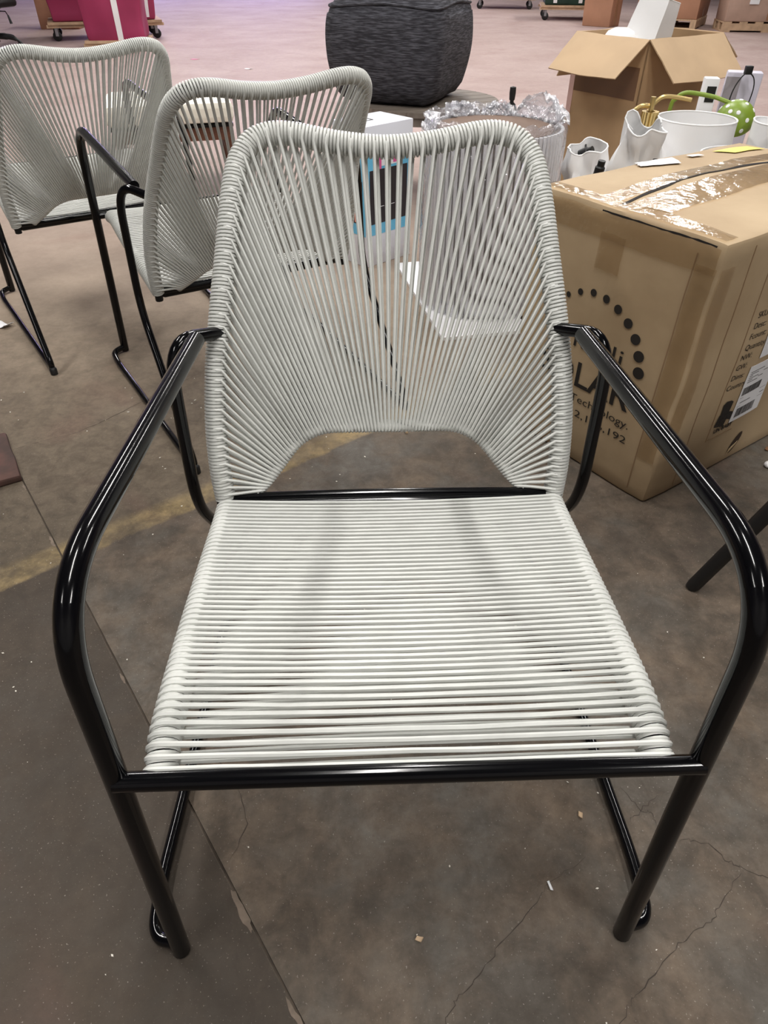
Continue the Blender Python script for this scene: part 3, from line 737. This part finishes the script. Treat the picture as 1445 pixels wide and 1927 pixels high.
for i in range(25):
    t = i/24; r = []
    for k in range(97):
        a = 2*PI*k/96; q = V((math.cos(a)*6, math.sin(a)*6, t*9)); n_ = noise.noise(q)+.6*noise.noise(q*2.1)
        if t < .72: z = .01+(DH+.012-.01)*t/.72; rad = DR+.010+.004*n_
        else: s = (t-.72)/.28; z = DH+.016+.020*math.sin(PI*min(1, s*1.6))*(1+.8*n_)-.17*max(0, s-.35); rad = DR+.010-.062*s+.010*n_*(.4+s)
        r.append(V((rad*math.cos(a), rad*math.sin(a), z)))
    rows.append(r)
MB().sheet(rows, .0004).build('plastic_wrap', M_film, dr)
def tuft(a0, w_, h, seed):
    rows = []
    for i in range(15):
        t = i/14; r = []
        for k in range(37):
            u = k/36; a = a0+(u-.5)*w_; q = V((u*9+seed, t*7, seed)); n1 = noise.noise(q*.5)
            rad = DR-.02+.035*n1+.03*math.sin(PI*t)
            r.append(V((rad*math.cos(a), rad*math.sin(a), DH+h*math.sin(PI*t*.55)*math.sin(PI*min(1, max(0, u)))**.5+.022*noise.noise(q*1.3)-.01*abs(noise.noise(q*2.7)))))
        rows.append(r)
    MB().sheet(rows, .0004).build('plastic_tuft', film_mat('crinkled_film_tuft', (.92, .93, .97), .12, .14, .25, .8, 45), dr)
tuft(math.radians(35), 1.0, .075, 2.2); tuft(math.radians(115), .6, .035, 5.1); tuft(math.radians(80), .5, .03, 9.3); tuft(math.radians(178), .7, .03, 12.7)
cl = thing('lamp_finial', 'small black clip fitting standing up behind the ribbed drum', 'clip', (.515, 3.22, -.001))
MB().tube([(0, 0, 0), (0, 0, .60)], .008, 8).build('pole', M_rubber, cl)
MB().tube(catmull([(-.022, 0, .545), (-.016, 0, .575), (0, 0, .59), (.016, 0, .575), (.022, 0, .545)], 6), .005, 8).build('fork', M_rubber, cl)
MB().lathe([(0, .60), (.011, .60), (.013, .625), (.012, .645), (0, .648)], 12).build('knob', M_rubber, cl)
MB().lathe([(0, 0), (.07, 0), (.07, .012), (.01, .02), (0, .02)], 20).build('base', M_rubber, cl)

# white board on the floor under the drum
bd = MB().box((0, 0, 0), (.33, .75, .012)).build('foam_board', mat('white_foam', (238, 238, 240), .6), smooth=False)
bd.location = (.205, 2.27, .0005); bd.rotation_euler = (0, 0, math.radians(12)); tag(bd, 'white foam board lying on the floor under the ribbed drum', 'board')

# ------------------------------------------------------------------ blue and white product carton
pb = thing('product_carton', 'light blue and white printed product carton behind the front chair', 'carton', (-.078, 2.973, 0), math.atan2(.179, .192))
PL, PW, PH = .263, .20, .545
rbox(PL, PW, PH, .004, cuts=3).build('body', mat('white_gloss_card', (226, 228, 236), .35), pb)
M_blue = mat('sky_blue_print', (104, 186, 222), .4); M_dark = mat('dark_photo_print', (44, 40, 46), .35); M_pink = mat('pink_print', (214, 92, 150), .4); M_coral = mat('coral_print', (236, 150, 128), .4)
def fpanel(nm, x0, x1, z0, z1, m, dz=0, off=.0012): MB().add([(x0, -off, z0), (x1, -off, z0+dz), (x1, -off, z1+dz), (x0, -off, z1)], [(0, 1, 2, 3)]).build(nm, m, pb, smooth=False)
def lpanel(nm, y0, y1, z0, z1, m, off=.0012): MB().add([(-off, y0, z0), (-off, y1, z0), (-off, y1, z1), (-off, y0, z1)], [(0, 1, 2, 3)]).build(nm, m, pb, smooth=False)
fpanel('blue_print', .003, .260, .13, .47, M_blue)
fpanel('photo_print', .02, .232, .175, .385, M_dark, 0, .0020); fpanel('pink_print', .045, .085, .385, .43, M_pink, 0, .0022); fpanel('white_print', .085, .175, .395, .455, M_paper, 0, .0018); fpanel('pink_print', .15, .17, .40, .42, M_pink, 0, .0024)
for k in range(4): fpanel('white_line', .08+.03*k, .10+.03*k, .24+.012*(k % 2), .2425+.012*(k % 2), M_paper, 0, .0026)
lpanel('blue_print', .003, .196, .13, .47, M_blue); lpanel('photo_print', .02, .18, .175, .345, M_dark, .0020); lpanel('coral_print', .02, .07, .18, .22, M_coral, .0024)
MB().add([(.05, .08, PH+.001), (.12, .08, PH+.001), (.12, .13, PH+.001), (.05, .13, PH+.001), (.056, .086, PH+.001), (.114, .086, PH+.001), (.114, .124, PH+.001), (.056, .124, PH+.001)], [(0, 1, 5, 4), (1, 2, 6, 5), (2, 3, 7, 6), (3, 0, 4, 7)]).build('printed_rectangle', M_ink, pb, smooth=False)

# ------------------------------------------------------------------ round slatted table with a dark pouf
tb = thing('round_table', 'round weathered grey slatted table under the dark pouf', 'table', (.208, 4.125, 0))
M_grey_wood = mat('weathered_grey_wood', (118, 108, 98), .6, var=.25, vscale=5, stretch=(2, 14, 2))
TR, TZ = .38, .46; ns = 8; rot = math.radians(25)
for k in range(ns):
    y0 = -TR+2*TR*k/ns+.003; y1 = -TR+2*TR*(k+1)/ns-.003; poly = []
    for i in range(9): y = y0+(y1-y0)*i/8; poly.append((math.sqrt(max(0, TR*TR-y*y)), y))
    for i in range(9): y = y1+(y0-y1)*i/8; poly.append((-math.sqrt(max(0, TR*TR-y*y)), y))
    P2 = [(x*math.cos(rot)-y*math.sin(rot), x*math.sin(rot)+y*math.cos(rot)) for x, y in poly]
    MB().prism(P2, TZ-.022, TZ).build('slat', M_grey_wood, tb, smooth=False)
MB().lathe([(TR-.04, TZ-.062), (TR-.012, TZ-.062), (TR-.012, TZ-.0225), (TR-.04, TZ-.0225)], 48, close=True).build('rim', M_grey_wood, tb)
for a in (40, 130, 220, 310):
    a = math.radians(a); c = V((math.cos(a)*.27, math.sin(a)*.27, 0)); M4 = Matrix.Translation(c) @ Matrix.Rotation(a, 4, 'Z')
    MB().box((-.022, -.022, 0), (.022, .022, TZ-.0225), M4).build('leg', mat('dark_table_leg', (48, 40, 36), .6), tb, smooth=False)
for x in (-.03, .0): MB().tube([(x, -.372, .10), (x+.002, -.372, .425)], .0025, 6).build('hanging_cord', M_paper, tb)
pf = thing('pouf', 'charcoal woven fabric pouf sitting on the round table', 'pouf', (.08, 4.16, TZ+.002), math.radians(-22))
def pdisp(p):
    L_, W_, H__ = .54, .54, .475; x, y, z = p.x-L_/2, p.y-W_/2, p.z/H__
    k = 1+.13*math.sin(PI*min(1, z*1.02))**.8-.10*(1-z)**3
    q = V((x*k, y*k, p.z))
    if z > .8: q.z += .045*(1-(x/.27)**2)*(1-(y/.27)**2)*(z-.8)/.2-.02
    q.x += .010*noise.noise(V((p.x*5, p.y*5, p.z*5))); q.y += .010*noise.noise(V((p.x*5+9, p.y*5, p.z*5)))
    # pinched corner tucks at the top seam
    c = max(0, abs(x)/.27+abs(y)/.27-1.45)*max(0, z-.7)/.3; q *= 1; q.z -= .06*c
    return q
M_pouf = bpy.data.materials.new('charcoal_weave'); M_pouf.use_nodes = True
nt = M_pouf.node_tree; b_ = nt.nodes['Principled BSDF']; b_.inputs['Roughness'].default_value = .9
tc = nt.nodes.new('ShaderNodeTexCoord'); mp = nt.nodes.new('ShaderNodeMapping'); mp.inputs['Scale'].default_value = (22, 22, 240); nz = nt.nodes.new('ShaderNodeTexNoise'); nz.inputs['Scale'].default_value = 1.; nz.inputs['Detail'].default_value = 6
rp = nt.nodes.new('ShaderNodeValToRGB'); rp.color_ramp.elements[0].position = .42; rp.color_ramp.elements[1].position = .75; rp.color_ramp.elements[0].color = (*lin((38, 37, 43)), 1); rp.color_ramp.elements[1].color = (*lin((98, 98, 106)), 1)
nt.links.new(tc.outputs['Object'], mp.inputs[0]); nt.links.new(mp.outputs[0], nz.inputs['Vector']); nt.links.new(nz.outputs['Fac'], rp.inputs[0]); nt.links.new(rp.outputs[0], b_.inputs['Base Color'])
bp = nt.nodes.new('ShaderNodeBump'); bp.inputs['Strength'].default_value = .5; bp.inputs['Distance'].default_value = .004; nt.links.new(nz.outputs['Fac'], bp.inputs['Height']); nt.links.new(bp.outputs[0], b_.inputs['Normal'])
rbox(.54, .54, .475, .06, cuts=18, fn=pdisp).build('cushion', M_pouf, pf, ang=80)
seam = [pdisp(V((x, y, .432)))*1.0 for x, y in [(.07, 0), (.27, 0), (.47, 0), (.52, .02), (.54, .07), (.54, .27), (.54, .47), (.52, .52), (.47, .54), (.27, .54), (.07, .54), (.02, .52), (0, .47), (0, .27), (0, .07), (.02, .02)]]
sp = []
for i in range(len(seam)):
    a, b2, c, d = [seam[(i+j-1) % len(seam)] for j in range(4)]
    for k in range(6):
        t = k/6; sp.append(.5*((2*b2)+(c-a)*t+(2*a-5*b2+4*c-d)*t*t+(3*b2-a-3*c+d)*t**3))
MB().tube(sp, .006, 6, closed=True).build('top_piping', M_pouf, pf)

# ------------------------------------------------------------------ cushioned stool behind the two rear chairs
st = thing('cushioned_stool', 'wooden stool with a thick cream cushion behind the rear chairs', 'stool', (-1.43, 3.96, 0), math.atan2(.174, .634))
rbox(.655, .46, .105, .03, cuts=8).build('cushion', mat('cream_cushion', (240, 236, 222), .8, bump=.1, bscale=80), st).location = (0, 0, .345)
MB().box((.01, .01, .330), (.645, .45, .345)).build('seat_board', M_black, st, smooth=False)
for lo, hi in (((.03, .03, .265), (.625, .05, .330)), ((.03, .41, .265), (.625, .43, .330)), ((.03, .05, .265), (.05, .41, .330)), ((.605, .05, .265), (.625, .41, .330))):
    MB().box(lo, hi).build('apron', M_wood, st, smooth=False)
for x, y in ((.05, .05), (.605, .05), (.05, .41), (.605, .41)):
    sx = -1 if x < .3 else 1; sy = -1 if y < .2 else 1
    MB().tube([(x+sx*.02, y+sy*.02, 0), (x, y, .30)], [.014, .024], 10).build('leg', M_wood, st)
MB().tube([(.61, .05, .19), (.61, .41, .19)], .012, 8).build('stretcher', M_wood, st)
MB().tube([(.045, .05, .19), (.045, .41, .19)], .012, 8).build('stretcher', M_wood, st)

# ------------------------------------------------------------------ rolling trucks far behind
def caster(parent, x, y, r, m_wheel=M_rubber, zt=None):
    zt = zt or 2*r+.02
    MB().lathe([(0, -.016), (r*.8, -.016), (r, -.010), (r, .010), (r*.8, .016), (0, .016)], 18, (x, y, r), (.3, 1, 0)).build('wheel', m_wheel, parent)
    f = MB().box((x-.02, y-.024, r), (x+.02, y-.020, zt)).box((x-.02, y+.020, r), (x+.02, y+.024, zt)).box((x-.03, y-.03, zt-.006), (x+.03, y+.03, zt)); f.build('fork', M_steel, parent, smooth=False)
def truck(name, lab, loc, rz, L_, W_, H__, m, straps, base_z=.15, wheel=.055, group='canvas laundry trucks', skids=False, sag=.05):
    t = thing(name, lab, 'cart', loc, rz, group)
    MB().box((0, 0, base_z), (L_, W_, base_z+.03)).build('wooden_base', M_pale_wood, t, smooth=False)
    for y in (.02, W_-.06): MB().box((-.02, y, base_z-.035), (L_+.02, y+.04, base_z)).build('base_runner', M_pale_wood, t, smooth=False)
    def fn(p):
        q = p.copy(); z = p.z/H__; k = .90+.10*z; q.x = L_/2+(p.x-L_/2)*k; q.y = W_/2+(p.y-W_/2)*k
        n = noise.noise(V((p.x*3, p.y*3, p.z*3+L_)))*.03; bul = sag*math.sin(PI*min(1, (1-z)*1.2))*(.5+.5*math.sin(p.x*7))
        if p.y < .05: q.y -= bul+n
        if p.x < .05: q.x -= bul*.5+n
        if p.x > L_-.05: q.x += bul*.5+n
        q.z = base_z+.032+p.z
        if p.z < .06: q.z -= .05*max(0, math.sin(p.x*5))*(1 if p.y < .1 else 0)*(1 if skids else 0)
        return q
    rbox(L_, W_, H__, .03, cuts=14, fn=fn).build('canvas_tub', m, t)
    for (x, wd) in straps:
        rows = [[fn(V((x+wd*(i-.5), .0, .03+(H__-.06)*j/14)))+V((0, -.006, 0)) for i in (0, 1)] for j in range(15)]
        MB().sheet(rows, .003).build('strap', M_paper, t)
    if not skids:
        for x in (.09, L_-.09):
            for y in (.08, W_-.08): caster(t, x, y, wheel, zt=base_z-.03)
    else:
        for x in (.05, L_/2, L_-.05):
            for y in (.04, W_-.04): MB().box((x-.04, y-.03, 0), (x+.04, y+.03, base_z-.0355)).build('skid_block', M_pale_wood, t, smooth=False)
    return t
M_red = mat('crimson_canvas', (152, 44, 84), .7, var=.12, vscale=2, bump=.1, bscale=60)
M_dgreen = mat('dark_green_canvas', (22, 52, 42), .6, var=.15, vscale=3)
truck('laundry_truck', 'crimson canvas truck on casters behind the nearer crimson truck', (-4.60, 11.42, 0), math.radians(20), 1.52, .85, .95, M_red, [(.50, .06), (1.40, .05)], .19, .06)
truck('laundry_truck', 'nearer crimson canvas truck with a wide white strap, no wheels showing', (-3.86, 10.62, 0), math.radians(10), .80, .62, 1.0, M_red, [(.46, .075)], .06, skids=True)
truck('laundry_truck', 'dark green canvas truck with white straps at the back', (2.74, 15.0, 0), math.radians(-8), 1.15, .85, .8, M_dgreen, [(.20, .07), (.68, .07)], .19, .06)
truck('laundry_truck', 'pale wooden wheeled truck far behind the charcoal pouf', (1.85, 17.6, 0), math.radians(-8), 1.2, .8, .7, M_card_far, [], .19, .06)
def far_box(name, lab, loc, rz, L_, W_, H__, m=M_card_far, grp='cartons at the back of the hall'):
    t = thing(name, lab, 'carton', loc, rz, grp)
    rbox(L_, W_, H__, .012, cuts=6, fn=lambda p: p+V((.012*noise.noise(p*3), .012*noise.noise(p*3+V((5, 0, 0))), 0))).build('body', m, t)
    MB().box((L_/2-.03, -.004+.0, .02), (L_/2+.03, W_+.004, H__+.003)).build('tape', mat('parcel_tape', (150, 112, 84), .3), t, smooth=False)
    return t
far_box('shipping_carton', 'tan carton standing behind the crimson truck at the left', (-5.42, 13.15, 0), math.radians(5), .60, .5, .95)
far_box('shipping_carton', 'plain brown carton standing on the floor beside the dark green truck', (3.66, 13.74, 0), math.radians(50), .36, .50, .85)
def pallet(lab, loc, rz, L_, W_):
    t = thing('pallet', lab, 'pallet', loc, rz, 'wooden pallets at the back of the hall')
    for k in range(3): MB().box((0, (W_-.09)*k/2, .022), (L_, (W_-.09)*k/2+.09, .112)).build('stringer', M_pale_wood, t, smooth=False)
    for k in range(6): MB().box(((L_-.12)*k/5, 0, .1125), ((L_-.12)*k/5+.12, W_, .134)).build('deck_board', M_pale_wood, t, smooth=False)
    for k in range(3): MB().box(((L_-.12)*k/2, 0, 0), ((L_-.12)*k/2+.12, W_, .0215)).build('bottom_board', M_pale_wood, t, smooth=False)
    return t
pallet('wooden pallet under the plain brown bulk carton', (4.93, 13.36, 0), math.radians(62), 1.1, .98)
o = far_box('bulk_carton', 'plain brown bulk carton on a pallet behind the open carton', (4.93, 13.375, .1345), math.radians(62), 1.08, .96, .95)
pallet('wooden pallet under the film wrapped stack at the right', (5.26, 13.08, 0), math.radians(-6), 1.3, .58)
ws = far_box('wrapped_stack', 'film wrapped grey tan stack of cartons on a pallet at the right edge', (5.26, 13.08, .1345), math.radians(-6), 1.28, .56, 1.0, mat('wrapped_carton_grey', (176, 148, 132), .45, var=.12, vscale=4))
MB().box((.30, -.02, .22), (.44, -.013, .42)).build('label', M_paper, ws, smooth=False)
rw = MB().box((0, 0, 0), (.10, .12, .05)).build('red_block', mat('red_painted_block', (150, 60, 52), .6), smooth=False); rw.location = (5.78, 13.135, .0225); tag(rw, 'small red block inside the pallet under the wrapped stack', 'block')

# ------------------------------------------------------------------ office chair far left
oc2 = thing('office_chair', 'black office chair on five casters at the far left', 'chair', (-4.88, 10.42, 0), math.radians(-14))
MB().lathe([(0, .10), (.035, .10), (.03, .2), (.028, .42), (.0, .42)], 16).build('gas_column', M_black, oc2)
for k in range(5):
    a = 2*PI*k/5+.12; d = V((math.cos(a), math.sin(a), 0))
    MB().tube(catmull([V((0, 0, .16)), d*.16+V((0, 0, .15)), d*.27+V((0, 0, .125)), d*.33+V((0, 0, .07))], 6), [.03]*6+[.024]*6+[.016]*7, 8).build('base_arm', M_rubber, oc2)
    MB().lathe([(0, -.022), (.024, -.022), (.03, -.014), (.03, .014), (.024, .022), (0, .022)], 14, d*.32+V((0, 0, .03)), d.cross(V((0, 0, 1)))).build('caster', M_rubber, oc2)
rbox(.52, .50, .09, .04, cuts=8).build('seat', M_rubber, oc2).location = (-.26, -.25, .45)
rbox(.48, .07, .58, .034, cuts=8).build('backrest', M_rubber, oc2).location = (-.24, .24, .60)
MB().tube([(0, .2, .44), (0, .30, .46), (0, .29, .68)], .02, 8).build('back_bracket', M_black, oc2)
lv = MB().tube([(.05, -.05, .42), (.30, -.08, .42), (.33, -.085, .37)], .006, 8).build('lever', M_black, oc2)
MB().tube([(.325, -.084, .385), (.345, -.088, .30)], [.010, .017], 8).build('paddle', M_rubber, lv)

# ------------------------------------------------------------------ black stool whose leg enters at the right
sl = thing('metal_stool', 'black metal stool at the right edge, one splayed leg in view', 'stool', (1.0, 1.02, 0), 0)
TOPZ = .46
MB().lathe([(0, TOPZ), (.17, TOPZ), (.18, TOPZ+.01), (.18, TOPZ+.022), (.17, TOPZ+.03), (0, TOPZ+.03)], 36).build('seat', M_black, sl)
M_mblack = mat('satin_black_metal', (20, 19, 19), .45)
for k in range(4):
    a = math.radians(173+90*k); d = V((math.cos(a), math.sin(a), 0))
    MB().tube([d*.325+V((0, 0, 0)), d*.319+V((0, 0, .012)), d*.15+V((0, 0, TOPZ))], [.0125, .0155, .0175], 10).build('leg', M_mblack, sl)

# ------------------------------------------------------------------ bits lying on the floor
def scrap(name, lab, cat, loc, poly, th_, m, curl=0., grp=None):
    rows = []
    (x0, y0), (x1, y1), (x2, y2), (x3, y3) = poly
    for i in range(7):
        t = i/6; r = []
        for j in range(7):
            u = j/6; x = (1-t)*((1-u)*x0+u*x1)+t*((1-u)*x3+u*x2); y = (1-t)*((1-u)*y0+u*y1)+t*((1-u)*y3+u*y2)
            r.append(V((x, y, th_/2+.001+curl*(2*u-1)**2+curl*.4*abs(noise.noise(V((x*60, y*60, loc[0])))))))
        rows.append(r)
    o = MB().sheet(rows, th_).build(name, m); o.location = (loc[0], loc[1], 0); tag(o, lab, cat, grp); return o
M_scrap = mat('tan_scrap', (186, 160, 130), .8)
q = lambda a, b_: [(-a, -b_*.3), (a*.4, -b_), (a, b_*.5), (-a*.5, b_)]
scrap('paper_scrap', 'crumpled white paper scrap on the floor at the left edge', 'scrap', (-1.40, 2.375), q(.035, .022), .001, M_paper, .012)
scrap('plastic_shaving', 'thin curled white plastic shaving on the floor under the front chair', 'shaving', (.254, .436), [(-.002, -.006), (.002, -.007), (-.002, .007), (-.005, .006)], .001, M_paper, .001)
scrap('wood_chip', 'small pale wood chip on the floor below the front rail', 'chip', (.052, .363), q(.006, .004), .002, M_scrap, .001)
scrap('wood_chip', 'small pale chip on the crack near the right runner', 'chip', (.322, .545), q(.004, .006), .002, M_scrap, .001)
scrap('dry_leaf', 'curled brown leaf on the floor beside the big carton', 'leaf', (1.085, 1.592), q(.022, .010), .001, mat('brown_leaf', (120, 84, 56), .7), .006)
scrap('wood_stick', 'short pinkish stick on the floor seen below the backrest arch', 'stick', (.065, 1.684), [(-.004, -.012), (.004, -.012), (.001, .012), (-.007, .012)], .006, M_scrap, .0)
scrap('pink_scrap', 'tiny pink scrap on the far floor above the rear chairs', 'scrap', (-2.26, 9.70), q(.055, .03), .001, mat('pink_scrap', (226, 120, 160), .7), .002)
scrap('paper_scrap', 'tiny white paper scrap on the far floor between carton and rear chair', 'scrap', (-1.505, 8.93), q(.05, .03), .001, M_paper, .004)
pb_ = MB(); bm = bmesh.new(); bmesh.ops.create_icosphere(bm, subdivisions=2, radius=.012)
pb_.add([V((v.co.x*1.2, v.co.y, v.co.z*.8+.0092)) * (1+.15*noise.noise(v.co*90)) for v in bm.verts], [tuple(v.index for v in f.verts) for f in bm.faces]); bm.free()
o = pb_.build('pebble', M_paper); o.location = (1.043, 1.512, .0); tag(o, 'white lump of foam on the floor at the right edge', 'pebble')
br = rbox(.20, .24, .022, .006, cuts=6, fn=lambda p: p+V((.004*noise.noise(p*20), .004*noise.noise(p*20+V((3, 0, 0))), .003*noise.noise(p*14)))).build('brick', mat('dark_red_brick', (92, 62, 54), .8, rgb2=(62, 46, 40), vscale=14))
br.location = (-1.12, 1.335, -.0005); br.rotation_euler = (0, 0, math.radians(32)); tag(br, 'flat dark red brick on the floor at the left edge', 'brick')
sk = MB()
for i in range(150):
    x, y = random.uniform(-1.4, .9), random.uniform(.15, 2.1); x = x if (y < 1.15 or x < .3) else x-1.0; r = random.uniform(.0006, .0016)*(1 if y < 1.2 else 1.5); a = random.uniform(0, PI)
    e = random.uniform(1, 2.2); p4 = [(r*e, 0), (0, r), (-r*e, 0), (0, -r)]
    P4 = [(x+u*math.cos(a)-v*math.sin(a), y+u*math.sin(a)+v*math.cos(a)) for u, v in p4]; sk.prism(P4, .0004, .0014)
so = sk.build('debris_specks', mat('pale_specks', (214, 208, 196), .8), smooth=False); tag(so, 'tiny pale specks of debris scattered over the floor', 'debris', kind='stuff')
